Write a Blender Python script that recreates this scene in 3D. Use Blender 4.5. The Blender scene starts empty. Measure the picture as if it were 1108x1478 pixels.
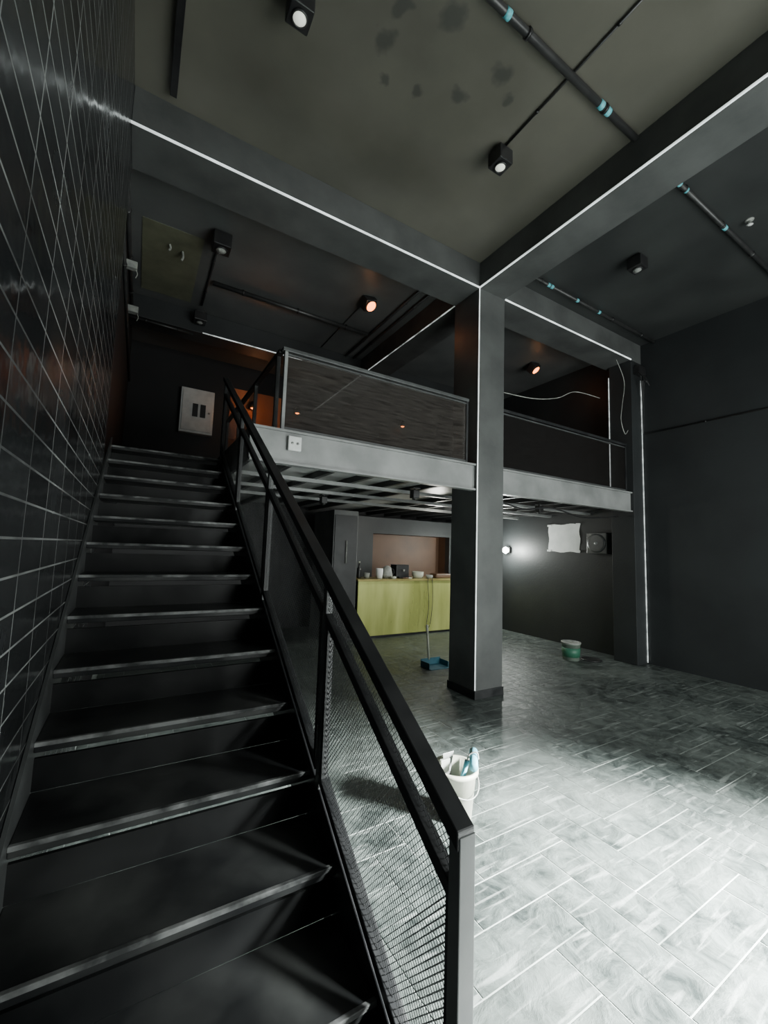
import bpy, bmesh, random
from math import *
from mathutils import Vector, Matrix
random.seed(7)
S=bpy.context.scene
COL=S.collection

# ---------------------------------------------------------------- materials
def newmat(name):
    m=bpy.data.materials.new(name); m.use_nodes=True
    nt=m.node_tree; b=nt.nodes["Principled BSDF"]
    return m,nt,b
def noisemat(name,c1,c2,rough=.5,scale=4,metal=0,r2=None,bump=0,bscale=60,stretch=(1,1,1),lo=.35,hi=.65,spec=.5,detail=6):
    m,nt,b=newmat(name); N=nt.nodes; L=nt.links
    tc=N.new('ShaderNodeNewGeometry'); mp=N.new('ShaderNodeMapping'); mp.inputs['Scale'].default_value=stretch
    L.new(tc.outputs['Position'],mp.inputs[0])
    n=N.new('ShaderNodeTexNoise'); n.inputs['Scale'].default_value=scale; n.inputs['Detail'].default_value=detail
    L.new(mp.outputs[0],n.inputs['Vector'])
    r=N.new('ShaderNodeValToRGB'); r.color_ramp.elements[0].position=lo; r.color_ramp.elements[1].position=hi
    r.color_ramp.elements[0].color=(*c1,1); r.color_ramp.elements[1].color=(*c2,1)
    L.new(n.outputs[0],r.inputs[0]); L.new(r.outputs[0],b.inputs['Base Color'])
    b.inputs['Metallic'].default_value=metal; b.inputs['Roughness'].default_value=rough
    b.inputs['Specular IOR Level'].default_value=spec
    if r2 is not None:
        mr=N.new('ShaderNodeMapRange'); mr.inputs[1].default_value=lo; mr.inputs[2].default_value=hi
        mr.inputs[3].default_value=rough; mr.inputs[4].default_value=r2
        L.new(n.outputs[0],mr.inputs[0]); L.new(mr.outputs[0],b.inputs['Roughness'])
    if bump:
        n2=N.new('ShaderNodeTexNoise'); n2.inputs['Scale'].default_value=bscale
        L.new(mp.outputs[0],n2.inputs['Vector'])
        bp=N.new('ShaderNodeBump'); bp.inputs['Strength'].default_value=bump; bp.inputs['Distance'].default_value=.01
        L.new(n2.outputs[0],bp.inputs['Height']); L.new(bp.outputs[0],b.inputs['Normal'])
    return m
def emat(name,c,s):
    m,nt,b=newmat(name); b.inputs['Base Color'].default_value=(*c,1)
    b.inputs['Emission Color'].default_value=(*c,1); b.inputs['Emission Strength'].default_value=s
    return m
def ledmat(name,c,s0,s1,scale):
    m,nt,b=newmat(name); N=nt.nodes; L=nt.links
    b.inputs['Base Color'].default_value=(*c,1); b.inputs['Emission Color'].default_value=(*c,1)
    g=N.new('ShaderNodeNewGeometry'); n=N.new('ShaderNodeTexNoise'); n.inputs['Scale'].default_value=scale; L.new(g.outputs['Position'],n.inputs['Vector'])
    mr=N.new('ShaderNodeMapRange'); mr.inputs[1].default_value=.35; mr.inputs[2].default_value=.62; mr.inputs[3].default_value=s0; mr.inputs[4].default_value=s1
    L.new(n.outputs[0],mr.inputs[0]); L.new(mr.outputs[0],b.inputs['Emission Strength']); return m

M={}
M['wall']=noisemat('dark_wall_paint',(.015,.017,.018),(.025,.028,.029),.55,1.2,r2=.45,bump=.15,bscale=30)
M['wallb']=noisemat('black_wall_paint',(.005,.005,.006),(.009,.009,.010),.6,1.5)
M['beam']=noisemat('grey_beam_paint',(.058,.061,.060),(.092,.096,.094),.46,2.5,r2=.34,bump=.12,bscale=25)
M['steel']=noisemat('grey_steel_paint',(.16,.166,.163),(.25,.256,.252),.42,3,r2=.33,bump=.08)
M['deck']=noisemat('deck_underside',(.36,.37,.36),(.55,.56,.54),.35,3)
M['ceil2']=noisemat('dark_ceiling_paint',(.022,.024,.024),(.036,.039,.038),.5,1.5,bump=.1,bscale=20)
M['ceil2lit']=noisemat('brightened_ceiling_paint',(.068,.073,.073),(.105,.11,.108),.45,1.5,bump=.1,bscale=20)  # dark ceiling paint lightened to stand in for light above the mezzanine
M['rail']=noisemat('black_rail_paint',(.010,.011,.012),(.022,.023,.024),.35,6,r2=.5)
M['postg']=noisemat('dark_grey_post',(.045,.048,.048),(.075,.08,.08),.4,6)
M['railend']=noisemat('grey_end_post',(.12,.13,.13),(.17,.18,.175),.5,6)
M['mesh']=noisemat('mesh_metal',(.28,.29,.288),(.42,.43,.425),.4,8,metal=.2)
M['tread']=noisemat('dusty_black_stair',(.012,.013,.014),(.072,.076,.072),.30,2.3,r2=.6,bump=.08,bscale=18,lo=.44,hi=.80,spec=.6,detail=10)
M['riser']=noisemat('black_riser',(.005,.0055,.006),(.015,.016,.016),.30,2.2,r2=.5,bump=.08,bscale=14)
M['nosing']=noisemat('worn_nosing',(.05,.053,.053),(.32,.33,.325),.34,9,metal=.3,lo=.40,hi=.66)
M['black']=noisemat('black_plastic',(.010,.010,.011),(.018,.018,.018),.4,10)
M['conduit']=noisemat('black_conduit',(.018,.019,.019),(.03,.03,.03),.4,10)
M['teal']=noisemat('teal_tape',(.10,.42,.48),(.16,.52,.58),.5,20)
M['white']=noisemat('white_plastic',(.55,.56,.55),(.68,.69,.67),.4,8)
M['paper']=noisemat('white_paper',(.78,.80,.79),(.90,.91,.90),.8,6)
M['cream']=noisemat('cream_bucket',(.36,.38,.31),(.50,.51,.42),.45,5)
M['pail']=noisemat('pale_green_pail',(.16,.21,.17),(.26,.31,.26),.45,5)
M['green']=noisemat('green_label',(.03,.13,.08),(.05,.18,.11),.5,5)
M['counter']=noisemat('green_brass_front',(.44,.47,.14),(.64,.67,.24),.27,2.2,metal=.4,r2=.4,stretch=(1.6,1,.25))
M['ctop']=noisemat('brass_counter_top',(.30,.25,.08),(.42,.36,.14),.35,3,metal=.4)
M['niche']=noisemat('brown_niche',(.080,.040,.020),(.12,.060,.030),.5,2)
M['wallglow']=noisemat('painted_warm_glow',(.30,.11,.045),(.42,.16,.06),.6,2)  # warm light on the rear wall painted as an orange colour
M['led']=ledmat('led_profile_glint',(.86,.93,.92),.75,1.35,5)  # weak emission paints daylight reflected by the white profiles
M['ledworn']=ledmat('worn_led_profile_glint',(.80,.86,.85),.12,.85,11)  # same painted daylight glint, broken up by noise
M['orange']=emat('orange_lens',(1,.25,.05),7)
M['cool']=emat('pale_lens',(.80,.83,.72),.8)  # weak emission brightens the lenses of unlit spotlights
M['bulb']=emat('work_bulb',(.95,1,.93),60)
M['blue']=noisemat('blue_tool',(.10,.36,.47),(.16,.46,.56),.45,12)
M['grayp']=noisemat('grey_tool',(.20,.21,.20),(.34,.35,.32),.5,12)
M['bluepan']=noisemat('blue_dustpan',(.02,.10,.14),(.035,.14,.19),.45,12)
M['cable']=noisemat('pale_cable',(.22,.23,.21),(.38,.39,.36),.5,12)
M['olive']=noisemat('olive_patch',(.095,.10,.066),(.145,.15,.10),.5,5)

def tile_mat():
    m,nt,b=newmat('glossy_black_tile'); N=nt.nodes; L=nt.links
    g=N.new('ShaderNodeNewGeometry'); sp=N.new('ShaderNodeSeparateXYZ'); L.new(g.outputs['Position'],sp.inputs[0])
    cb=N.new('ShaderNodeCombineXYZ'); L.new(sp.outputs['Y'],cb.inputs[0]); L.new(sp.outputs['Z'],cb.inputs[1])
    def brick(ms,c1,c2,cm):
        br=N.new('ShaderNodeTexBrick'); br.offset=0; br.inputs['Scale'].default_value=1
        br.inputs['Brick Width'].default_value=.30; br.inputs['Row Height'].default_value=.10
        br.inputs['Mortar Size'].default_value=ms; br.inputs['Mortar Smooth'].default_value=.1
        br.inputs['Color1'].default_value=c1; br.inputs['Color2'].default_value=c2; br.inputs['Mortar'].default_value=cm
        L.new(cb.outputs[0],br.inputs['Vector']); return br
    br=brick(.0034,(.008,.009,.010,1),(.022,.024,.025,1),(.5,.5,.5,1))
    n=N.new('ShaderNodeTexNoise'); n.inputs['Scale'].default_value=2.2; n.inputs['Detail'].default_value=6; L.new(g.outputs['Position'],n.inputs['Vector'])
    gr=N.new('ShaderNodeValToRGB'); gr.color_ramp.elements[0].position=.38; gr.color_ramp.elements[1].position=.68
    gr.color_ramp.elements[0].color=(.035,.037,.037,1); gr.color_ramp.elements[1].color=(.22,.23,.225,1); L.new(n.outputs[0],gr.inputs[0])
    mc=N.new('ShaderNodeMix'); mc.data_type='RGBA'; L.new(br.outputs['Fac'],mc.inputs[0]); L.new(br.outputs['Color'],mc.inputs[6]); L.new(gr.outputs[0],mc.inputs[7])
    L.new(mc.outputs[2],b.inputs['Base Color'])
    mr=N.new('ShaderNodeMapRange'); mr.inputs[1].default_value=.3; mr.inputs[2].default_value=.7; mr.inputs[3].default_value=.12; mr.inputs[4].default_value=.30
    L.new(n.outputs[0],mr.inputs[0])
    mx=N.new('ShaderNodeMath'); mx.operation='MAXIMUM'
    m2=N.new('ShaderNodeMath'); m2.operation='MULTIPLY'; m2.inputs[1].default_value=.6
    L.new(br.outputs['Fac'],m2.inputs[0]); L.new(mr.outputs[0],mx.inputs[0]); L.new(m2.outputs[0],mx.inputs[1]); L.new(mx.outputs[0],b.inputs['Roughness'])
    b2=brick(0,(0,0,0,1),(1,1,1,1),(0,0,0,1))
    sep=N.new('ShaderNodeSeparateColor'); L.new(b2.outputs['Color'],sep.inputs[0])
    tl=N.new('ShaderNodeMath'); tl.operation='SUBTRACT'; L.new(sep.outputs[0],tl.inputs[0]); tl.inputs[1].default_value=.5
    fr=N.new('ShaderNodeMath'); fr.operation='FRACT'; dv=N.new('ShaderNodeMath'); dv.operation='DIVIDE'; dv.inputs[1].default_value=.1; L.new(sp.outputs['Z'],dv.inputs[0]); L.new(dv.outputs[0],fr.inputs[0])
    tm=N.new('ShaderNodeMath'); tm.operation='MULTIPLY'; L.new(tl.outputs[0],tm.inputs[0]); L.new(fr.outputs[0],tm.inputs[1])
    n3=N.new('ShaderNodeTexNoise'); n3.inputs['Scale'].default_value=8; L.new(g.outputs['Position'],n3.inputs['Vector'])
    m3=N.new('ShaderNodeMath'); m3.operation='MULTIPLY_ADD'; m3.inputs[1].default_value=.9; L.new(n3.outputs[0],m3.inputs[0]); L.new(tm.outputs[0],m3.inputs[2])
    h=N.new('ShaderNodeMath'); h.operation='SUBTRACT'
    L.new(m3.outputs[0],h.inputs[0]); L.new(br.outputs['Fac'],h.inputs[1])
    bp=N.new('ShaderNodeBump'); bp.inputs['Strength'].default_value=.6; bp.inputs['Distance'].default_value=.009
    L.new(h.outputs[0],bp.inputs['Height']); L.new(bp.outputs[0],b.inputs['Normal'])
    return m
M['tile']=tile_mat()

def ceil_mat():
    m,nt,b=newmat('olive_ceiling_paint'); N=nt.nodes; L=nt.links
    g=N.new('ShaderNodeNewGeometry')
    n=N.new('ShaderNodeTexNoise'); n.inputs['Scale'].default_value=1.1; n.inputs['Detail'].default_value=5
    L.new(g.outputs['Position'],n.inputs['Vector'])
    r=N.new('ShaderNodeValToRGB'); r.color_ramp.elements[0].position=.3; r.color_ramp.elements[1].position=.7
    r.color_ramp.elements[0].color=(.072,.070,.057,1); r.color_ramp.elements[1].color=(.118,.114,.094,1)
    L.new(n.outputs[0],r.inputs[0])
    w=N.new('ShaderNodeTexNoise'); w.inputs['Scale'].default_value=9; L.new(g.outputs['Position'],w.inputs['Vector'])
    ws=N.new('ShaderNodeVectorMath'); ws.operation='MULTIPLY_ADD'; ws.inputs[1].default_value=(.16,.16,0); L.new(w.outputs['Color'],ws.inputs[0]); L.new(g.outputs['Position'],ws.inputs[2])
    last=None
    for (x,y,rad) in [(1.21,2.24,.075),(1.22,2.02,.06),(1.34,2.45,.04),(1.58,2.38,.055),(1.87,2.24,.07),(2.05,1.96,.08),(1.52,1.87,.085),(2.2,2.05,.045),(1.12,1.9,.06)]:
        d=N.new('ShaderNodeVectorMath'); d.operation='DISTANCE'; d.inputs[1].default_value=(x+.08,y+.08,5.1); L.new(ws.outputs[0],d.inputs[0])
        mr=N.new('ShaderNodeMapRange'); mr.inputs[1].default_value=rad*.6; mr.inputs[2].default_value=rad*1.15; mr.inputs[3].default_value=1; mr.inputs[4].default_value=0
        L.new(d.outputs['Value'],mr.inputs[0])
        if last is None: last=mr.outputs[0]
        else:
            a=N.new('ShaderNodeMath'); a.operation='MAXIMUM'; L.new(last,a.inputs[0]); L.new(mr.outputs[0],a.inputs[1]); last=a.outputs[0]
    mx=N.new('ShaderNodeMix'); mx.data_type='RGBA'; L.new(r.outputs[0],mx.inputs[6]); mx.inputs[7].default_value=(.036,.038,.035,1)
    s=N.new('ShaderNodeMath'); s.operation='MULTIPLY'; s.inputs[1].default_value=.7; L.new(last,s.inputs[0]); L.new(s.outputs[0],mx.inputs[0])
    L.new(mx.outputs[2],b.inputs['Base Color']); b.inputs['Roughness'].default_value=.38
    return m
M['ceil']=ceil_mat()

def floor_mat():
    m,nt,b=newmat('slate_floor_tile'); N=nt.nodes; L=nt.links
    g=N.new('ShaderNodeNewGeometry'); at=N.new('ShaderNodeAttribute'); at.attribute_name='tid'
    off=N.new('ShaderNodeVectorMath'); off.operation='MULTIPLY_ADD'; off.inputs[1].default_value=(37,53,11)
    L.new(at.outputs['Color'],off.inputs[0]); L.new(g.outputs['Position'],off.inputs[2])
    n=N.new('ShaderNodeTexNoise'); n.inputs['Scale'].default_value=8; n.inputs['Detail'].default_value=12; n.inputs['Roughness'].default_value=.68; n.inputs['Distortion'].default_value=.6
    L.new(off.outputs[0],n.inputs['Vector'])
    r=N.new('ShaderNodeValToRGB'); e=r.color_ramp.elements
    e[0].position=.36; e[0].color=(.018,.023,.022,1); e[1].position=.68; e[1].color=(.090,.108,.100,1)
    L.new(n.outputs[0],r.inputs[0])
    d=N.new('ShaderNodeTexNoise'); d.inputs['Scale'].default_value=.8; d.inputs['Detail'].default_value=10; d.inputs['Roughness'].default_value=.68; L.new(g.outputs['Position'],d.inputs['Vector'])
    dr=N.new('ShaderNodeValToRGB'); dr.color_ramp.elements[0].position=.44; dr.color_ramp.elements[1].position=.66
    L.new(d.outputs[0],dr.inputs[0])
    mx=N.new('ShaderNodeMix'); mx.data_type='RGBA'; L.new(r.outputs[0],mx.inputs[6]); mx.inputs[7].default_value=(.165,.188,.172,1)
    dm=N.new('ShaderNodeMath'); dm.operation='MULTIPLY'; dm.inputs[1].default_value=.55; L.new(dr.outputs[0],dm.inputs[0]); L.new(dm.outputs[0],mx.inputs[0])
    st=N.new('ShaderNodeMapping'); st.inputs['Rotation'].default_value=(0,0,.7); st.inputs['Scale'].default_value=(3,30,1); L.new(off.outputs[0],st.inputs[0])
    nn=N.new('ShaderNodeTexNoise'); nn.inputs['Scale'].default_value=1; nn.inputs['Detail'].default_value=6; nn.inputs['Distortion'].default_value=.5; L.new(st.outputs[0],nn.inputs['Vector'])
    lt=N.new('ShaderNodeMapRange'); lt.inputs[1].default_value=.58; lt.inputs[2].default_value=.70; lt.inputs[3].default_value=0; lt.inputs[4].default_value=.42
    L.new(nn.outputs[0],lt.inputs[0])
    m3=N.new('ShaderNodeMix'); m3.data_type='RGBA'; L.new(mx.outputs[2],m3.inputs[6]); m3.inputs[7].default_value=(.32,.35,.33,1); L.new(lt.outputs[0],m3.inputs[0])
    L.new(m3.outputs[2],b.inputs['Base Color'])
    mr=N.new('ShaderNodeMapRange'); mr.inputs[1].default_value=.3; mr.inputs[2].default_value=.7; mr.inputs[3].default_value=.32; mr.inputs[4].default_value=.58
    L.new(n.outputs[0],mr.inputs[0]); L.new(mr.outputs[0],b.inputs['Roughness'])
    bp=N.new('ShaderNodeBump'); bp.inputs['Strength'].default_value=.8; bp.inputs['Distance'].default_value=.011
    L.new(n.outputs[0],bp.inputs['Height']); L.new(bp.outputs[0],b.inputs['Normal'])
    return m
M['floor']=floor_mat()
M['grout']=noisemat('pale_grout',(.13,.155,.14),(.42,.46,.43),.7,2.2)

def glass_mat(name,al,c0,c1):
    m,nt,b=newmat(name); N=nt.nodes; L=nt.links
    g=N.new('ShaderNodeNewGeometry'); mp=N.new('ShaderNodeMapping'); mp.inputs['Scale'].default_value=(2.5,2.5,40); L.new(g.outputs['Position'],mp.inputs[0])  # streaks in the glass colour stand for fine dust and painted reflections
    n=N.new('ShaderNodeTexNoise'); n.inputs['Scale'].default_value=2; n.inputs['Detail'].default_value=5; L.new(mp.outputs[0],n.inputs['Vector'])
    r=N.new('ShaderNodeValToRGB'); r.color_ramp.elements[0].position=.35; r.color_ramp.elements[1].position=.72
    r.color_ramp.elements[0].color=(*c0,1); r.color_ramp.elements[1].color=(*c1,1)
    L.new(n.outputs[0],r.inputs[0]); L.new(r.outputs[0],b.inputs['Base Color'])
    b.inputs['Alpha'].default_value=al
    b.inputs['Roughness'].default_value=.03; b.inputs['Specular IOR Level'].default_value=.9
    return m
M['glass']=glass_mat('smoked_glass_dust_reflections',.34,(.030,.027,.024),(.125,.112,.102))
M['glass2']=glass_mat('dark_smoked_glass',.28,(.014,.013,.013),(.036,.034,.032))

# ---------------------------------------------------------------- helpers
def tag(o,label,cat,group=None):
    o["label"]=label; o["category"]=cat
    if group: o["group"]=group
    return o
def struct(o): o["kind"]="structure"; return o
def link(o,parent=None):
    COL.objects.link(o)
    if parent: o.parent=parent
    return o
def wloc(parent):
    v=Vector((0,0,0))
    while parent: v+=parent.location; parent=parent.parent
    return v
def mk(name,verts,faces,mat,parent=None,origin=None,bevel=0,smooth=False):
    vs=[Vector(v) for v in verts]
    if origin is None:
        origin=Vector(((min(v.x for v in vs)+max(v.x for v in vs))/2,(min(v.y for v in vs)+max(v.y for v in vs))/2,min(v.z for v in vs)))
    origin=Vector(origin)
    me=bpy.data.meshes.new(name); me.from_pydata([v-origin for v in vs],[],faces); me.update()
    bm=bmesh.new(); bm.from_mesh(me); bmesh.ops.recalc_face_normals(bm,faces=bm.faces); bm.to_mesh(me); bm.free()
    if smooth:
        for p in me.polygons: p.use_smooth=True
    o=bpy.data.objects.new(name,me); me.materials.append(M[mat] if isinstance(mat,str) else mat)
    o.location=origin-wloc(parent); link(o,parent)
    if bevel:
        b=o.modifiers.new('bev','BEVEL'); b.width=bevel; b.segments=2; b.limit_method='ANGLE'
    return o
BF=[(0,1,3,2),(4,6,7,5),(0,4,5,1),(2,3,7,6),(0,2,6,4),(1,5,7,3)]
def boxv(x0,x1,y0,y1,z0,z1): return [(x,y,z) for x in(x0,x1) for y in(y0,y1) for z in(z0,z1)]
def box(name,x0,x1,y0,y1,z0,z1,mat,parent=None,bevel=0,origin=None): return mk(name,boxv(x0,x1,y0,y1,z0,z1),BF,mat,parent,bevel=bevel,origin=origin)
def multibox(name,lst,mat,parent=None,bevel=0):
    V=[];F=[]
    for b in lst:
        k=len(V); V+=boxv(*b); F+=[tuple(i+k for i in f) for f in BF]
    return mk(name,V,F,mat,parent,bevel=bevel)
def root(name,loc):
    e=bpy.data.objects.new(name,None); e.empty_display_size=.1; e.location=loc; link(e); return e
def lathe(name,prof,c,mat,parent=None,n=32,axis='z',smooth=True,origin=None):
    V=[];F=[];m=len(prof)
    for i in range(n):
        a=2*pi*i/n
        for r,h in prof:
            if axis=='z': V.append((c[0]+r*cos(a),c[1]+r*sin(a),c[2]+h))
            elif axis=='x': V.append((c[0]+h,c[1]+r*cos(a),c[2]+r*sin(a)))
            else: V.append((c[0]+r*cos(a),c[1]+h,c[2]+r*sin(a)))
    for i in range(n):
        j=(i+1)%n
        for k in range(m-1): F.append((i*m+k,j*m+k,j*m+k+1,i*m+k+1))
    if prof[0][0]>1e-4: F.append(tuple(i*m for i in range(n))[::-1])
    if prof[-1][0]>1e-4: F.append(tuple(i*m+m-1 for i in range(n)))
    o=mk(name,V,F,mat,parent,origin=origin or c)
    me=o.data
    bm=bmesh.new(); bm.from_mesh(me); bmesh.ops.remove_doubles(bm,verts=bm.verts,dist=1e-5); bm.to_mesh(me); bm.free()
    if smooth:
        for p in me.polygons: p.use_smooth=len(p.vertices)<=4
    return o
def tube(name,pts,r,mat,parent=None,n=10,smooth=True):
    P=[Vector(p) for p in pts]; V=[];F=[]
    up=Vector((0,0,1))
    for i,p in enumerate(P):
        t=(P[min(i+1,len(P)-1)]-P[max(i-1,0)]).normalized()
        a=up if abs(t.z)<.95 else Vector((1,0,0))
        u=t.cross(a).normalized(); v=t.cross(u)
        for k in range(n):
            an=2*pi*k/n; V.append(p+u*(r*cos(an))+v*(r*sin(an)))
    for i in range(len(P)-1):
        for k in range(n):
            k2=(k+1)%n; F.append((i*n+k,i*n+k2,(i+1)*n+k2,(i+1)*n+k))
    F.append(tuple(range(n))); F.append(tuple((len(P)-1)*n+k for k in range(n)))
    return mk(name,V,F,mat,parent,smooth=smooth)
def smoothpath(pts,n=8):
    P=[Vector(p) for p in pts]; out=[]
    for i in range(len(P)-1):
        p0=P[max(i-1,0)];p1=P[i];p2=P[i+1];p3=P[min(i+2,len(P)-1)]
        for k in range(n):
            t=k/n
            out.append(.5*((2*p1)+(p2-p0)*t+(2*p0-5*p1+4*p2-p3)*t*t+(3*p1-p0-3*p2+p3)*t**3))
    out.append(P[-1]); return out

# ---------------------------------------------------------------- dimensions
XL,XR=-.27,6.90; YF,YB=-1.7,8.2; ZC=5.10; ZB=4.78
CX0,CX1,CY0,CY1=3.32,3.74,3.50,3.95

def build_floor():
    W=.2; G=.0034
    V=[(XL-.3,YF,-.002),(XR+.1,YF,-.002),(XR+.1,YB+.1,-.002),(XL-.3,YB+.1,-.002)]; F=[(0,1,2,3)]; ids=[0]
    x0,x1,y0,y1=XL,XR,YF,YB
    def add(a,b,c,d,t):
        a,b,c,d=a+G,b-G,c+G,d-G
        a=max(a,x0);b=min(b,x1);c=max(c,y0);d=min(d,y1)
        if b-a<.01 or d-c<.01: return
        k=len(V); V.extend([(a,c,0),(b,c,0),(b,d,0),(a,d,0)]); F.append((k,k+1,k+2,k+3)); ids.append(t)
    for i in range(-70,90):
        for j in range(-30,30):
            ox=(i+3*j)*W; oy=(i-3*j)*W
            if ox<x0-1 or ox>x1+1 or oy<y0-1 or oy>y1+1: continue
            add(ox,ox+3*W,oy,oy+W,random.random()+.01); add(ox-W,ox,oy,oy+3*W,random.random()+.01)
    me=bpy.data.meshes.new('floor'); me.from_pydata(V,[],F); me.update()
    me.materials.append(M['grout']); me.materials.append(M['floor'])
    ca=me.color_attributes.new('tid','FLOAT_COLOR','CORNER')
    for p,t in zip(me.polygons,ids):
        p.material_index=0 if t==0 else 1
        c=(t,(t*7.3)%1,(t*3.1)%1,1)
        for l in p.loop_indices: ca.data[l].color=c
    o=bpy.data.objects.new('floor',me); link(o); struct(o)
build_floor()

# shell
TY=3.95
struct(box('wall_left',XL-.15,XL,YF,TY,0,ZC,'tile'))
struct(box('wall_left.001',XL-.20,XL-.05,TY,YB,0,ZC,'wallb'))
struct(box('wall_right',XR,XR+.15,YF,YB,0,ZC,'wall'))
struct(box('wall_back',XL-.2,XR+.15,YB,YB+.15,0,ZC,'wallb'))
struct(multibox('wall_front',[(XL-.15,1.9,YF-.15,YF,0,ZC),(6.6,XR+.15,YF-.15,YF,0,ZC),(1.9,6.6,YF-.15,YF,3.3,ZC)],'wall'))
struct(box('ceiling',XL-.15,CX0,YF,CY0,ZC,ZC+.1,'ceil'))
struct(box('ceiling.001',CX0,XR+.15,YF,CY0,ZC,ZC+.1,'ceil2'))
struct(box('ceiling.002',XL-.2,XR+.15,CY0,YB,ZC,ZC+.1,'ceil2lit'))

col=root('column',((CX0+CX1)/2,(CY0+CY1)/2,0))
box('shaft',CX0,CX1,CY0,CY1,0,ZB,'beam',col,bevel=.004)
box('base_trim',CX0-.012,CX1+.012,CY0-.012,CY1+.012,0,.09,'rail',col,bevel=.003)
tag(col,"square grey painted column with a white edge light strip","column")
def beam(a,lab,mat='beam'):
    o=box('ceiling_beam',*a,mat,bevel=.004); tag(o,lab,"ceiling beam"); return o
beam((XL,CX0,CY0,CY1,ZB,ZC),"grey painted ceiling beam running from tiled wall to column")
beam((CX0,CX1,CY0,CY1,ZB,ZC),"grey painted beam junction above the square column")
beam((CX1,XR,CY0,CY1,ZB,ZC),"grey painted ceiling beam over the balcony beside side wall")
beam((CX0,CX1,YF,CY0,ZB,ZC),"grey painted ceiling beam reaching the shop front")
beam((CX0,CX1,CY1,6.6,ZB,ZC),"grey painted ceiling beam above the mezzanine")
beam((XL-.05,XR,6.6,6.95,ZB,ZC),"dark ceiling beam at the rear of the mezzanine",'wall')
pil=root('wall_pilaster',(6.75,3.68,0)); tag(pil,"dark grey pilaster against the side wall","pilaster")
box('shaft',6.60,XR,3.50,3.86,0,ZB,'wall',pil,bevel=.004)

def led(x0,x1,y0,y1,z0,z1,lab,mat='led'):
    o=box('light_strip',x0,x1,y0,y1,z0,z1,mat); tag(o,lab,"light strip","white light strips on beams and columns")
e=.011
led(XL,CX0-.012,CY0-e,CY0+.002,ZB-.003,ZB+e,"thin white light strip along beam edge above stairs")
led(CX1+.01,6.60,CY0-e,CY0+.002,ZB-.003,ZB+e,"thin white light strip along beam edge over balcony")
led(CX0-e,CX0+.002,YF,CY0-.012,ZB-.003,ZB+e,"thin white light strip along beam edge toward shop front")
led(CX0-.009,CX0+.001,CY1,6.58,ZB-.002,ZB+.009,"thin white light strip along beam edge above mezzanine",'ledworn')
led(CX0-.007,CX0+.002,CY0-.007,CY0+.002,.10,ZB,"thin white light strip down the column corner")
led(XR-.028,XR-.018,3.489,3.501,.02,4.5,"worn thin white light strip down the pilaster and wall corner",'ledworn')
led(6.589,6.60,3.86,3.870,2.66,4.6,"loose jagged white light strip on the pilaster",'ledworn')
led(XL+.9,2.2,6.589,6.601,ZB-.002,ZB+e,"thin white light strip on the rear beam",'ledworn')

# ---------------------------------------------------------------- staircase
RUN,RISE,Y0,Z0=.287,.18,1.101,.33
XS0,XS1=XL+.014,.685
sl0=RISE/RUN
f0=lambda y: Z0+(y-Y0)*sl0
st=root('staircase',(.21,.8,0)); tag(st,"black painted straight staircase with worn nosing edges","staircase")
def slopebox(name,x0,x1,ya,yb,zlo,zhi,mat,parent,bevel=0,f=f0):
    P=[(ya,f(ya)+zhi),(yb,f(yb)+zhi),(yb,f(yb)+zlo)]
    if f(ya)+zlo<0:
        s=f(ya+1)-f(ya); yz=ya-(f(ya)+zlo)/s; P+=[(yz,0),(ya,0)]
    else: P.append((ya,f(ya)+zlo))
    n=len(P); V=[(x,y,z) for x in(x0,x1) for y,z in P]
    F=[tuple(range(n)),tuple(range(n,2*n))]+[(i,(i+1)%n,(i+1)%n+n,i+n) for i in range(n)]
    return mk(name,V,F,mat,parent,bevel=bevel)
tr0=None
for k in range(-1,13):
    y=Y0+k*RUN; z=Z0+k*RISE
    if tr0 is None:
        tr0=box('tread',XS0,XS1,y,y+RUN+.03,z-.035,z,'tread',st,bevel=.004)
        ri0=box('riser',XS0,XS1,y+.028,y+.043,z-RISE+.03,z-.035,'riser',st)
        no0=box('nosing',XS0,XS1,y-.003,y+.012,z-.014,z+.002,'nosing',tr0,bevel=.002)
    else:
        for src in (tr0,ri0):
            c=src.copy(); COL.objects.link(c); c.parent=st; c.location=src.location+Vector((0,(k+1)*RUN,(k+1)*RISE-(.03 if src is ri0 else 0)))
            if src is tr0: ct=c
        c=no0.copy(); COL.objects.link(c); c.parent=ct
slopebox('stringer',XS1,.745,.62,4.54,-.30,.03,'rail',st,bevel=.004)
slopebox('stringer',XL+.002,XL+.014,.62,4.54,-.30,.075,'postg',st)

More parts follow.
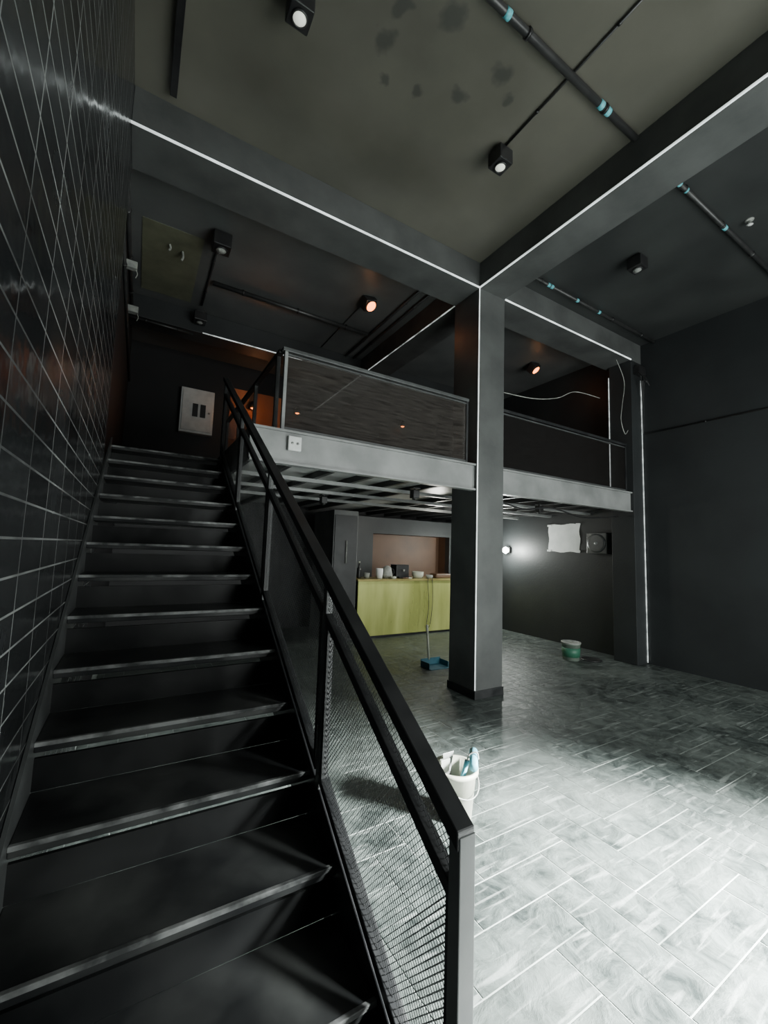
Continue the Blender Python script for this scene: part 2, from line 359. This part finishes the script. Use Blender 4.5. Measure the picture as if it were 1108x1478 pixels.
# stair balustrade
rail=root('stair_railing',(.695,.78,0)); tag(rail,"black metal stair railing with perforated mesh infill panels","railing")
XM=.697
YR=.755
fz=lambda y: f0(y)-.028*(4.55-y)/3.8
sl=fz(1)-fz(0)
def sb(*a,**k): return slopebox(*a,f=fz,**k)
sb('handrail',.668,.722,YR,4.55,.845,.888,'rail',rail,bevel=.004)
mk('end_post',boxv(.674,.722,YR-.003,YR+.035,0,fz(YR)+.875),BF,'railend',rail,bevel=.003)
pys=[YR-.01,1.58,2.56,3.54,4.50]
for y in pys[1:]:
    mk('post',boxv(.682,.712,y,y+.032,f0(y)+.03,fz(y)+.85),BF,'postg',rail,bevel=.003)
def meshpanel(ya,yb,lo,hi):
    V=[];F=[]
    Wd=yb-ya; Ht=hi-lo; pitch=.0135; w=.0040; m=1.1
    def P(s,t,x): return (x,ya+s,fz(ya+s)+lo+t)
    for mm,x in((m,XM-.0006),(-m,XM+.0006)):
        g=mm-sl
        dc=pitch*sqrt(1+m*m); hw=w*sqrt(1+m*m)/2
        lo_c=min(0,-g*Wd); hi_c=max(Ht,Ht-g*Wd)
        c=lo_c
        while c<hi_c:
            s0=max(0,min((0-c)/g,(Ht-c)/g)); s1=min(Wd,max((0-c)/g,(Ht-c)/g))
            if s1-s0>.003:
                k=len(V); cl=lambda t:min(max(t,0),Ht)
                V+= [P(s0,cl(g*s0+c-hw),x),P(s1,cl(g*s1+c-hw),x),P(s1,cl(g*s1+c+hw),x),P(s0,cl(g*s0+c+hw),x)]
                F.append((k,k+1,k+2,k+3))
            c+=dc
    mk('mesh_infill',V,F,'mesh',rail)
for i in range(4):
    ya=pys[i]+.04; yb=pys[i+1]
    sb('upper_bar',.680,.714,ya,yb,.690,.730,'rail',rail,bevel=.003)
    sb('bottom_bar',.680,.714,ya,yb,.085,.120,'rail',rail,bevel=.003)
    meshpanel(ya,yb,.730,.845)
    meshpanel(ya+.025,yb-.025,.120,.690)
    sb('frame_side',.684,.710,ya+.003,ya+.025,.120,.690,'rail',rail)
    sb('frame_side',.684,.710,yb-.025,yb-.003,.120,.690,'rail',rail)

# ---------------------------------------------------------------- mezzanine
mz=root('mezzanine',(3.3,5.8,2.33)); tag(mz,"steel mezzanine floor with grey channel edge beam and open joists","mezzanine")
def channel(x0,x1):
    multibox('edge_beam',[(x0,x1,3.55,3.565,2.34,2.62),(x0,x1,3.52,3.60,2.325,2.345),(x0,x1,3.52,3.60,2.615,2.635)],'steel',mz)
channel(.765,CX0-.001); channel(CX1+.001,6.599)
box('deck',.80,XR-.001,3.96,YB-.01,2.45,2.49,'deck',mz)
box('deck',.80,CX0-.001,3.60,3.96,2.45,2.49,'deck',mz)
box('deck',CX1+.001,6.599,3.60,3.96,2.45,2.49,'deck',mz)
box('deck',XL-.04,.80,4.83,YB-.01,2.45,2.49,'wallb',mz)
box('side_beam',.765,.80,3.60,YB-.02,2.33,2.63,'rail',mz)
j0=None
for i in range(13):
    x=1.2+i*.46
    if CX0-.1<x<CX1+.05: continue
    if j0 is None: j0=box('joist',x,x+.05,3.61,YB-.02,2.38,2.449,'rail',mz); jx=x
    else:
        c=j0.copy(); COL.objects.link(c); c.parent=mz; c.location=j0.location+Vector((x-jx,0,0))
for y in(4.4,5.2,6.0): box('cross_beam',.80,6.88,y,y+.06,2.34,2.38,'steel',mz)

def balcony(x0,x1,lab,gm,left=False):
    r=root('balcony_railing',((x0+x1)/2,3.62,2.635)); tag(r,lab,"railing")
    box('top_rail',x0-.02,x1,3.59,3.65,3.385,3.42,'postg' if left else 'rail',r,bevel=.004)
    box('glass_panel',x0+.03,x1-.03,3.612,3.622,2.68,3.36,gm,r)
    for x in (x0,x1-.03): box('post',x,x+.03,3.60,3.64,2.635,3.385,'steel' if left and x==x0 else 'rail',r,bevel=.002)
    multibox('glazing_bead',[(x0+.03,x1-.03,3.605,3.629,2.662,2.682),(x0+.03,x1-.03,3.605,3.629,3.355,3.370)],'postg',r)
    return r
balcony(1.04,CX0-.06,"mezzanine railing with smoky glass panel beside column",'glass',True)
balcony(CX1+.002,6.60,"mezzanine railing with dark glass panel beside pilaster",'glass2')
sr=root('stairwell_railing',(1.03,4.9,2.49)); tag(sr,"black railing around the stair opening on mezzanine","railing")
box('top_rail',1.00,1.05,3.66,6.3,3.385,3.42,'rail',sr,bevel=.004)
for y in(3.75,4.6,5.45,6.26): box('post',1.01,1.045,y,y+.035,2.492,3.385,'postg',sr)
box('glass_panel',1.022,1.030,3.80,6.25,2.68,3.34,'glass2',sr)
sw=root('switch_box',(1.15,3.535,2.46)); tag(sw,"small white electrical socket box on the mezzanine edge beam","switch box")
box('cover',1.09,1.21,3.515,3.549,2.455,2.585,'white',sw,bevel=.006)
for dx in(-.025,.025): lathe('socket',[(0,-.002),(.012,-.002),(.012,.004),(0,.004)],(1.15+dx,3.514,2.52),'grayp',sw,16,'y')

# ---------------------------------------------------------------- counter area
ct=root('bar_counter',(5.1,7.0,0)); tag(ct,"bar counter with green brass front panel and thin metal top","counter")
box('front_panel',3.50,6.4,6.70,6.74,.04,1.03,'counter',ct,bevel=.003)
box('plinth',3.52,6.4,6.745,7.2,0,.06,'black',ct)
box('body',3.52,6.4,6.742,7.25,.06,1.03,'black',ct)
box('countertop',3.47,6.42,6.66,7.3,1.03,1.065,'ctop',ct,bevel=.004)
pn=root('partition_panel',(3.2,6.9,0)); tag(pn,"tall black partition cabinet beside the bar counter","cabinet")
box('body',2.96,3.44,6.68,7.6,0,2.29,'beam',pn,bevel=.004)
box('door',2.98,3.42,6.66,6.679,.05,2.2,'rail',pn,bevel=.003)
tube('handle',[(3.20,6.63,1.35),(3.20,6.63,1.75)],.009,'cable',pn)
struct(multibox('wall_niche',[(3.45,4.25,7.55,7.7,0,2.29),(6.3,XR-.001,7.55,7.7,0,2.29),(4.25,6.3,7.55,7.7,1.95,2.29),(4.25,6.3,7.55,7.7,0,.9)],'wall'))
struct(box('wall_niche.001',4.25,6.3,7.95,8.0,.9,1.95,'niche'))
struct(multibox('trim_1',[(4.25,6.3,7.7,7.95,.88,.9),(4.22,4.25,7.7,7.95,.9,1.95),(6.3,6.33,7.7,7.95,.9,1.95),(4.25,6.3,7.7,7.95,1.95,1.97)],'niche'))
def pot(c,r,h,mat,lab,name='bowl',cat='bowl'):
    o=lathe(name,[(0,0),(r*.75,0),(r*.95,h*.4),(r,h),(r*.92,h),(r*.85,h*.4),(0,h*.15)],c,mat,None,28); tag(o,lab,cat); return o
cz=1.066
pot((4.95,6.9,cz),.12,.13,'cream',"cream plastic tub on the bar counter",'tub','tub')
pot((4.02,6.85,cz),.07,.19,'paper',"white paint cup on the bar counter",'cup','cup')
k=root('kettle',(4.25,6.95,cz)); tag(k,"grey kettle standing on the bar counter","kettle")
lathe('body',[(0,0),(.09,0),(.11,.06),(.08,.20),(.03,.24),(0,.24)],(4.25,6.95,cz),'grayp',k)
tube('handle',smoothpath([(4.34,6.95,cz+.05),(4.41,6.95,cz+.09),(4.39,6.95,cz+.17),(4.31,6.95,cz+.17)]),.009,'black',k)
tube('spout',[(4.17,6.95,cz+.08),(4.11,6.95,cz+.17)],.012,'grayp',k)
pr=root('coffee_machine',(4.6,7.0,cz)); tag(pr,"black coffee machine standing on the bar counter","coffee machine")
box('body',4.45,4.75,6.92,7.15,cz+.003,cz+.26,'black',pr,bevel=.01)
box('drip_tray',4.47,4.73,6.84,6.92,cz+.003,cz+.03,'black',pr,bevel=.003)
lathe('spout',[(0,0),(.02,0),(.025,.04),(0,.04)],(4.6,6.89,cz+.13),'grayp',pr,16)
o=box('towel',5.35,5.75,6.8,7.05,cz,cz+.09,'niche',bevel=.025); tag(o,"folded brown towel on the bar counter","towel")
pot((3.80,6.95,cz),.06,.10,'grayp',"grey metal cup on the bar counter",'cup','cup')
pot((5.17,6.80,cz),.07,.07,'grayp',"grey bowl on the bar counter")
bt=root('bottle',(3.66,7.0,cz)); tag(bt,"dark glass bottle standing on the bar counter","bottle")
lathe('body',[(0,0),(.037,0),(.04,.01),(.04,.17),(.015,.22),(.014,.28),(0,.28)],(3.66,7.0,cz),'black',bt,24)
lathe('cap',[(0,.281),(.017,.281),(.017,.31),(0,.31)],(3.66,7.0,cz),'cream',bt,16)
ts=root('tape_roll',(4.28,6.76,cz)); tag(ts,"roll of cream masking tape on the bar counter","tape roll")
lathe('tape',[(.035,0),(.055,0),(.055,.045),(.035,.045),(.035,0)],(4.28,6.76,cz),'cream',ts,24)
lathe('core',[(.031,.002),(.0345,.002),(.0345,.043),(.031,.043),(.031,.002)],(4.28,6.76,cz),'niche',ts,24)
hm=root('paint_brush',(4.55,6.74,cz)); tag(hm,"paint brush lying on the bar counter edge","paint brush")
tube('handle',[(4.48,6.73,cz+.014),(4.62,6.75,cz+.014)],.012,'niche',hm)
box('bristles',4.62,4.70,6.735,6.775,cz+.002,cz+.025,'cream',hm,bevel=.004)
o=tube('cable',smoothpath([(5.05,6.655,1.08),(5.02,6.65,1.0),(5.06,6.65,.55),(5.0,6.64,.18),(5.08,6.64,.16),(5.15,6.65,.6),(5.13,6.65,1.08)]),.006,'black'); tag(o,"black cable loop hanging over green counter front","cable")

# ---------------------------------------------------------------- fixtures
def spot(x,y,z,lens,lab,tilt=0,s=.068,h=.13):
    r=root('spotlight',(x,y,z)); tag(r,lab,"spotlight","black ceiling spotlights")
    box('mounting_plate',x-.05,x+.05,y-.05,y+.05,z-.015,z,'black',r,bevel=.003)
    tube('stem',[(x,y,z-.015),(x,y,z-.05)],.012,'black',r)
    pv=(x,y,z-.03); big=.84 if lens=='orange' else .56
    a=box('housing',x-s,x+s,y-s,y+s,z-.03-h,z-.03,'black',r,bevel=.008,origin=pv)
    b=lathe('trim_ring',[(s*big,0),(s*(big+.12),0),(s*(big+.12),-.014),(s*big,-.014),(s*big,0)],(x,y,z-.03-h),'conduit',r,24,origin=pv)
    c=lathe('lens',[(0,0),(s*big,0),(s*big,-.008),(s*big*.5,-.022),(0,-.026)],(x,y,z-.03-h),lens,r,24,origin=pv)
    for q in(a,b,c): q.rotation_euler=(tilt,tilt*.5,0)
    return r
spot(.64,2.32,ZC,'cool',"black square ceiling spotlight, unlit, pale lens",s=.075)
spot(2.46,2.36,ZC,'cool',"black square ceiling spotlight, unlit, pale lens",s=.075)
spot(4.75,2.42,ZC,'grayp',"black square ceiling spotlight, unlit, grey lens",s=.08)
spot(2.52,4.90,ZC,'orange',"black ceiling spotlight glowing orange",-.6,s=.085)
spot(5.99,4.95,ZC,'orange',"black ceiling spotlight glowing orange",-.6,s=.085)
spot(.58,4.75,ZC,'grayp',"black square ceiling spotlight above the stair landing",s=.095,h=.16)
spot(.57,6.48,ZC-.06,'grayp',"black square ceiling spotlight above the stair landing",s=.085)
for x,y in((2.9,4.15),(5.2,4.15),(2.3,5.6)): spot(x,y,2.38,'black',"small black spotlight under the mezzanine",s=.045,h=.10)
def conduit(p,q,r,lab,tapes=(),clamps=3):
    P=Vector(p);Q=Vector(q); o=root('conduit_pipe',P); tag(o,lab,"pipe","black ceiling conduit pipes")
    tube('pipe',[P,Q],r,'conduit',o,12)
    d=(Q-P).normalized()
    for t in tapes:
        a=P+(Q-P)*t; tube('tape_band',[a-d*.022,a+d*.022],r*1.12,'teal',o,12)
    for i in range(clamps):
        a=P+(Q-P)*((i+.5)/clamps); tube('clamp',[a-d*.01,a+d*.01],r*1.35,'black',o,12)
zc=ZC-.035
conduit((-.2,1.67,zc),(CX0-.02,1.67,zc),.026,"black conduit pipe with teal tape bands under olive ceiling",(.57,.86,.885),4)
conduit((CX1+.03,1.68,zc),(XR-.02,1.68,zc),.022,"black conduit pipe with teal tape bands under dark ceiling",(.09,.13,.40),4)
conduit((CX1+.03,3.28,zc),(XR-.02,3.28,zc),.022,"black conduit pipe with teal tape bands beside the beam",(.17,.19,.36,.52),4)
conduit((.62,5.68,zc),(2.96,5.68,zc),.030,"black conduit pipe under the ceiling above mezzanine",(),3)
conduit((2.46,1.0,ZC-.015),(2.46,2.30,ZC-.015),.009,"thin black conduit pipe feeding a spotlight",(),2)
conduit((.57,4.88,ZC-.015),(.57,6.36,ZC-.015),.014,"thin black conduit pipe linking two spotlights",(),2)
conduit((2.52,5.00,ZC-.010),(2.52,6.55,ZC-.010),.008,"thin black conduit pipe feeding an orange spotlight",(),2)
conduit((3.0,4.0,ZC-.03),(3.0,6.55,ZC-.03),.018,"black conduit pipe beside beam above mezzanine",(),2)
conduit((3.16,4.0,ZC-.03),(3.16,6.55,ZC-.03),.018,"black conduit pipe beside beam above mezzanine",(),2)
conduit((XR-.012,-1.5,3.60),(XR-.012,3.46,3.60),.012,"dark conduit pipe along the side wall",(),3)
conduit((XL-.03,4.02,4.72),(XL-.03,6.58,4.90),.024,"black conduit pipe high on the stair wall",(),3)
conduit((XL-.034,4.0,4.35),(XL-.034,YB-.01,4.36),.018,"black conduit pipe high on the stair wall",(),3)
conduit((XL-.045,6.55,4.72),(.50,6.585,4.72),.016,"black conduit pipe crossing above the landing",(),2)
o=box('ceiling_track',-.035,.015,1.9,3.38,ZC-.06,ZC-.001,'black',bevel=.003); tag(o,"short black ceiling track beside the tiled wall","track")
o=box('access_panel',-.2,.42,4.95,6.4,ZC-.006,ZC-.0005,'olive'); tag(o,"unpainted olive access panel on ceiling above landing","access panel")
sp=root('sprinkler_head',(5.15,1.52,ZC)); tag(sp,"small ceiling sprinkler head with round flange","sprinkler")
lathe('flange',[(0,0),(.04,0),(.035,-.01),(0,-.012)],(5.15,1.52,ZC),'grayp',sp,20)
lathe('head',[(.012,-.01),(.012,-.05),(.03,-.055),(0,-.06)],(5.15,1.52,ZC),'white',sp,16)
for (x,y,z,s) in((-.22,5.1,4.60,.035),(-.20,5.9,4.50,.04)):
    r=root('junction_box',(x,y,z)); tag(r,"small grey junction box with hanging wire on stair wall","junction box")
    box('body',XL-.052,x+.01,y-s,y+s,z-.04,z+.04,'grayp',r,bevel=.006)
    tube('wire',smoothpath([(x,y,z-.04),(x+.015,y,z-.08),(x,y+.02,z-.12)]),.005,'cable',r)
for (x,y,l) in((.22,5.3,.12),(.08,5.25,.08)):
    w=tube('hanging_wire',smoothpath([(x,y,ZC-.006),(x+.012,y+.01,ZC-l*.5),(x,y,ZC-l)]),.012,'cable'); tag(w,"short pale loose wire hanging from the ceiling panel","wire")
jb=root('junction_box',(6.76,3.45,4.55)); tag(jb,"black junction box with loose wires on the pilaster top","junction box")
box('body',6.66,6.86,3.40,3.502,4.55,4.68,'black',jb,bevel=.008)
for i in range(4):
    tube('wire',smoothpath([(6.68+i*.05,3.42,4.56),(6.62+i*.08,3.36,4.46-.03*i),(6.70+i*.03,3.40,4.40),(6.84,3.46,4.2-.2*i)]),.006,'conduit',jb)
for pts,lab,rr in(([(3.76,3.58,3.62),(4.4,3.60,3.68),(4.9,3.60,3.80),(5.3,3.60,3.98),(5.9,3.60,4.02)],"pale cable draped above the balcony railing",.005),
           ([(6.30,3.56,4.72),(6.47,3.54,4.4),(6.40,3.54,4.0),(6.36,3.54,3.75),(6.46,3.54,3.55),(6.55,3.54,3.62)],"pale cable loop hanging beside the pilaster",.005)):
    w=tube('hanging_cable',smoothpath(pts),rr,'cable'); tag(w,lab,"cable")
w=tube('hanging_cable',smoothpath([(3.8,3.70,2.29),(4.3,3.7,2.20),(4.9,3.7,2.26),(5.6,3.7,2.18),(6.5,3.7,2.25)]),.012,'black'); tag(w,"black cable bundle slung under the mezzanine edge","cable")

ep=root('electrical_panel',(.78,YB-.06,3.6)); tag(ep,"white metal electrical panel box on the dark rear wall","electrical panel")
box('body',.50,1.06,YB-.12,YB-.001,3.60,4.42,'white',ep,bevel=.01)
box('door',.53,1.03,YB-.135,YB-.121,3.64,4.38,'white',ep,bevel=.006)
for x in(.70,.83): box('breaker_window',x,x+.09,YB-.142,YB-.136,3.90,4.14,'black',ep)
lathe('lock',[(0,0),(.02,0),(.02,-.01),(0,-.012)],(.98,YB-.135,4.0),'grayp',ep,16,'y')
struct(box('trim_2',1.35,2.35,YB-.03,YB-.001,2.5,4.62,'wallglow'))  # orange panel carrying the painted warm glow of the rear wall
def addedlamp(x,z,y):  # lamps added for orange reflections in glass and warm rear wall glow
    wl=root('added_lamp',(x,y-.05,z)); tag(wl,"added warm lamp standing in for orange glow at the mezzanine rear","added lamp","added warm lamps")
    box('bracket',x-.03,x+.03,y-.09,y-.001,z-.03,z+.03,'black',wl)
    lathe('shade',[(.03,.08),(.07,-.06),(.065,-.06),(.028,.07)],(x,y-.13,z-.02),'black',wl,24)
    lathe('bulb',[(0,-.075),(.035,-.06),(.045,-.03),(.02,.04),(0,.05)],(x,y-.13,z-.02),'orange',wl,16)
addedlamp(1.75,4.33,YB-.03); addedlamp(2.65,4.42,YB); addedlamp(5.24,4.62,YB)

pp=root('notice_sheet',(6.895,4.95,1.68)); tag(pp,"blank white sheet taped to the dark side wall","paper")
V=[];F=[];nx,ny=10,8
random.seed(3)
for i in range(nx+1):
    for j in range(ny+1):
        yy=5.28-.66*i/nx+.012*sin(j*1.3); zz=1.68+.52*j/ny+.010*sin(i*1.1); V.append((6.897-.007*random.random(),yy,zz))
for i in range(nx):
    for j in range(ny): a=i*(ny+1)+j; F.append((a,a+1,a+ny+2,a+ny+1))
mk('sheet',V,F,'paper',pp,smooth=True)
for (y,z) in((5.26,2.18),(4.65,2.19),(5.27,1.70),(4.65,1.70)): box('tape',6.882,6.901,y-.04,y+.04,z-.015,z+.02,'paper',pp)
fn=root('wall_fan',(6.8,4.2,1.7)); tag(fn,"grey square ventilation fan with round grille on wall","fan")
box('housing',6.72,6.899,4.02,4.38,1.66,2.02,'beam',fn,bevel=.012)
lathe('grille_ring',[(.13,0),(.16,0),(.16,-.015),(.13,-.015)],(6.72,4.2,1.84),'postg',fn,32,'x')
for i in range(6): 
    z=1.74+i*.04; hw=sqrt(max(.0,.135**2-(z-1.84)**2)); box('louvre',6.706,6.716,4.2-hw,4.2+hw,z-.004,z+.004,'rail',fn)
lathe('hub',[(0,-.02),(.03,-.018),(.03,0),(0,0)],(6.72,4.2,1.84),'steel',fn,20,'x')
wk=root('work_lamp',(6.85,6.26,1.7)); tag(wk,"small bright bare bulb work lamp on side wall","work lamp")
box('bracket',6.84,6.899,6.22,6.30,1.64,1.76,'black',wk,bevel=.005)
lathe('bulb',[(0,-.13),(.05,-.115),(.07,-.07),(.035,-.01),(.02,0)],(6.84,6.26,1.69),'bulb',wk,20,'x')

bx,by=1.80,2.06
b=root('tool_bucket',(bx,by,0)); tag(b,"cream plastic bucket holding painting tools on tiled floor","bucket")
r0,r1,h=.10,.128,.285
lathe('body',[(0,0),(r0,0),(r1,h),(r1+.008,h),(r1+.008,h-.02),(r1+.012,h-.02),(r1+.012,h+.006),(r1-.006,h+.006),(r0-.006,.008),(0,.008)],(bx,by,0),'cream',b,40)
pts=[(bx+(r1+.014)*cos(pi*i/16),by-(r1+.016)*sin(pi*i/16),h-.02-.10*sin(pi*i/16)) for i in range(17)]
tube('handle',pts,.0035,'grayp',b,8)
tr_=root('paint_roller',(bx+.04,by-.04,.06)); tag(tr_,"blue handled paint roller resting in cream bucket","paint roller")
tube('handle',[(bx-.01,by-.01,.06),(bx+.05,by-.05,.33)],.015,'blue',tr_,14)
tube('frame_wire',smoothpath([(bx+.05,by-.05,.33),(bx+.06,by-.06,.37),(bx+.09,by-.09,.385),(bx+.095,by-.10,.35)]),.005,'grayp',tr_)
tube('roller_sleeve',[(bx+.02,by-.14,.335),(bx+.13,by-.02,.355)],.026,'blue',tr_,16)
pb=root('paint_brush',(bx-.05,by+.03,.03)); tag(pb,"flat paint brush with pale bristles in cream bucket","paint brush")
def wedge(name,cx,cy,z0,w0,z1,w1,t,mat,par,dx=0):
    V=[(cx-w0,cy-t,z0),(cx+w0,cy-t,z0),(cx-w0,cy+t,z0),(cx+w0,cy+t,z0),(cx+dx-w1,cy-t,z1),(cx+dx+w1,cy-t,z1),(cx+dx-w1,cy+t,z1),(cx+dx+w1,cy+t,z1)]
    return mk(name,V,[(0,1,3,2),(4,6,7,5),(0,4,5,1),(2,3,7,6),(0,2,6,4),(1,5,7,3)],mat,par,bevel=.003)
wedge('handle',bx-.06,by+.03,.03,.012,.24,.018,.008,'grayp',pb)
wedge('bristles',bx-.06,by+.03,.24,.03,.33,.036,.010,'grayp',pb)
sc=root('scraper',(bx+.0,by+.07,.03)); tag(sc,"grey metal scraper leaning inside cream bucket","scraper")
wedge('handle',bx+.0,by+.07,.03,.014,.22,.016,.010,'black',sc)
wedge('blade',bx+.0,by+.07,.22,.02,.34,.045,.002,'steel',sc)
pc=(5.98,4.18,0)
p=root('paint_pail',pc); tag(p,"pale and green paint pail on tiled floor","paint pail")
lathe('body',[(0,0),(.12,0),(.135,.24),(.14,.24),(.14,.25),(0,.25)],pc,'pail',p,36)
lathe('label_band',[(.1255,.05),(.1345,.19),(.1365,.19),(.1275,.05)],pc,'green',p,36)
lathe('lid',[(0,.252),(.146,.252),(.146,.27),(.12,.275),(.115,.265),(0,.265)],pc,'grayp',p,36)
o=lathe('dark_disc',[(0,0),(.15,0),(.155,.012),(.14,.018),(.13,.010),(0,.010)],(6.25,4.02,0.001),'black',None,36); tag(o,"round black disc lying on the tiled floor","lid")  # flat dark disc on the floor beside the pail
dp=root('dustpan',(3.72,4.72,0)); tag(dp,"blue upright dustpan with long pale handle","dustpan")
multibox('pan',[(3.56,3.90,4.60,4.84,.0,.01),(3.56,3.57,4.64,4.84,.01,.08),(3.89,3.90,4.64,4.84,.01,.08),(3.56,3.90,4.83,4.84,.01,.10)],'bluepan',dp,bevel=.002)
tube('handle',[(3.70,4.835,.08),(3.66,4.84,.55)],.016,'cream',dp)
tube('grip',[(3.668,4.84,.44),(3.657,4.84,.56)],.020,'cream',dp)

# ---------------------------------------------------------------- lights
def area(name,loc,target,sx,sy,power,color,spread=180):
    l=bpy.data.lights.new(name,'AREA'); l.shape='RECTANGLE'; l.size=sx; l.size_y=sy; l.energy=power; l.color=color; l.spread=radians(spread)
    o=bpy.data.objects.new(name,l); o.location=loc; d=Vector(target)-Vector(loc); o.rotation_euler=d.to_track_quat('-Z','Y').to_euler(); COL.objects.link(o); return o
area('daylight_shopfront',(4.3,YF+.02,1.65),(3.0,6,2.1),4.4,3.2,340,(.95,1,.97))
area('daylight_door',(4.2,YF+.3,2.0),(2.5,.55,0),.8,.7,800,(.96,1,.98),48)
def pl(loc,pw,c,r=.04):
    l=bpy.data.lights.new('lamp_and_fill_light','POINT'); l.energy=pw; l.color=c; l.shadow_soft_size=r
    o=bpy.data.objects.new('lamp_and_fill_light',l); o.location=loc; COL.objects.link(o)
pl((2.45,4.72,4.82),.7,(1,.45,.18)); pl((5.92,4.77,4.82),.7,(1,.45,.18))
pl((1.75,YB-.40,4.2),4,(1,.42,.16)); pl((6.58,6.2,1.69),85,(.95,1,.94))  # first point light is the added warm glow at the rear wall
pl((4.6,5.9,2.1),24,(1,.98,.88),.15)  # added fill in front of the counter, no lamp hangs there
w=bpy.data.worlds.new('world'); S.world=w; w.use_nodes=True
w.node_tree.nodes['Background'].inputs[0].default_value=(.80,.92,.90,1); w.node_tree.nodes['Background'].inputs[1].default_value=.8

# ---------------------------------------------------------------- camera
cam=bpy.data.cameras.new('camera'); co=bpy.data.objects.new('camera',cam); COL.objects.link(co)
hd,pt,ro=radians(30.76),radians(5.3),radians(1.9)
fw=Vector((sin(hd)*cos(pt),cos(hd)*cos(pt),sin(pt))); rt=Vector((cos(hd),-sin(hd),0)); up=rt.cross(fw)
r2=rt*cos(ro)+up*sin(ro); u2=-rt*sin(ro)+up*cos(ro)
m=Matrix((r2,u2,-fw)).transposed().to_4x4(); m.translation=(0,0,1.6); co.matrix_world=m
cam.sensor_fit='VERTICAL'; cam.sensor_height=24; cam.sensor_width=18; cam.lens=597/1478*24
cam.clip_start=.02; cam.clip_end=60
S.camera=co
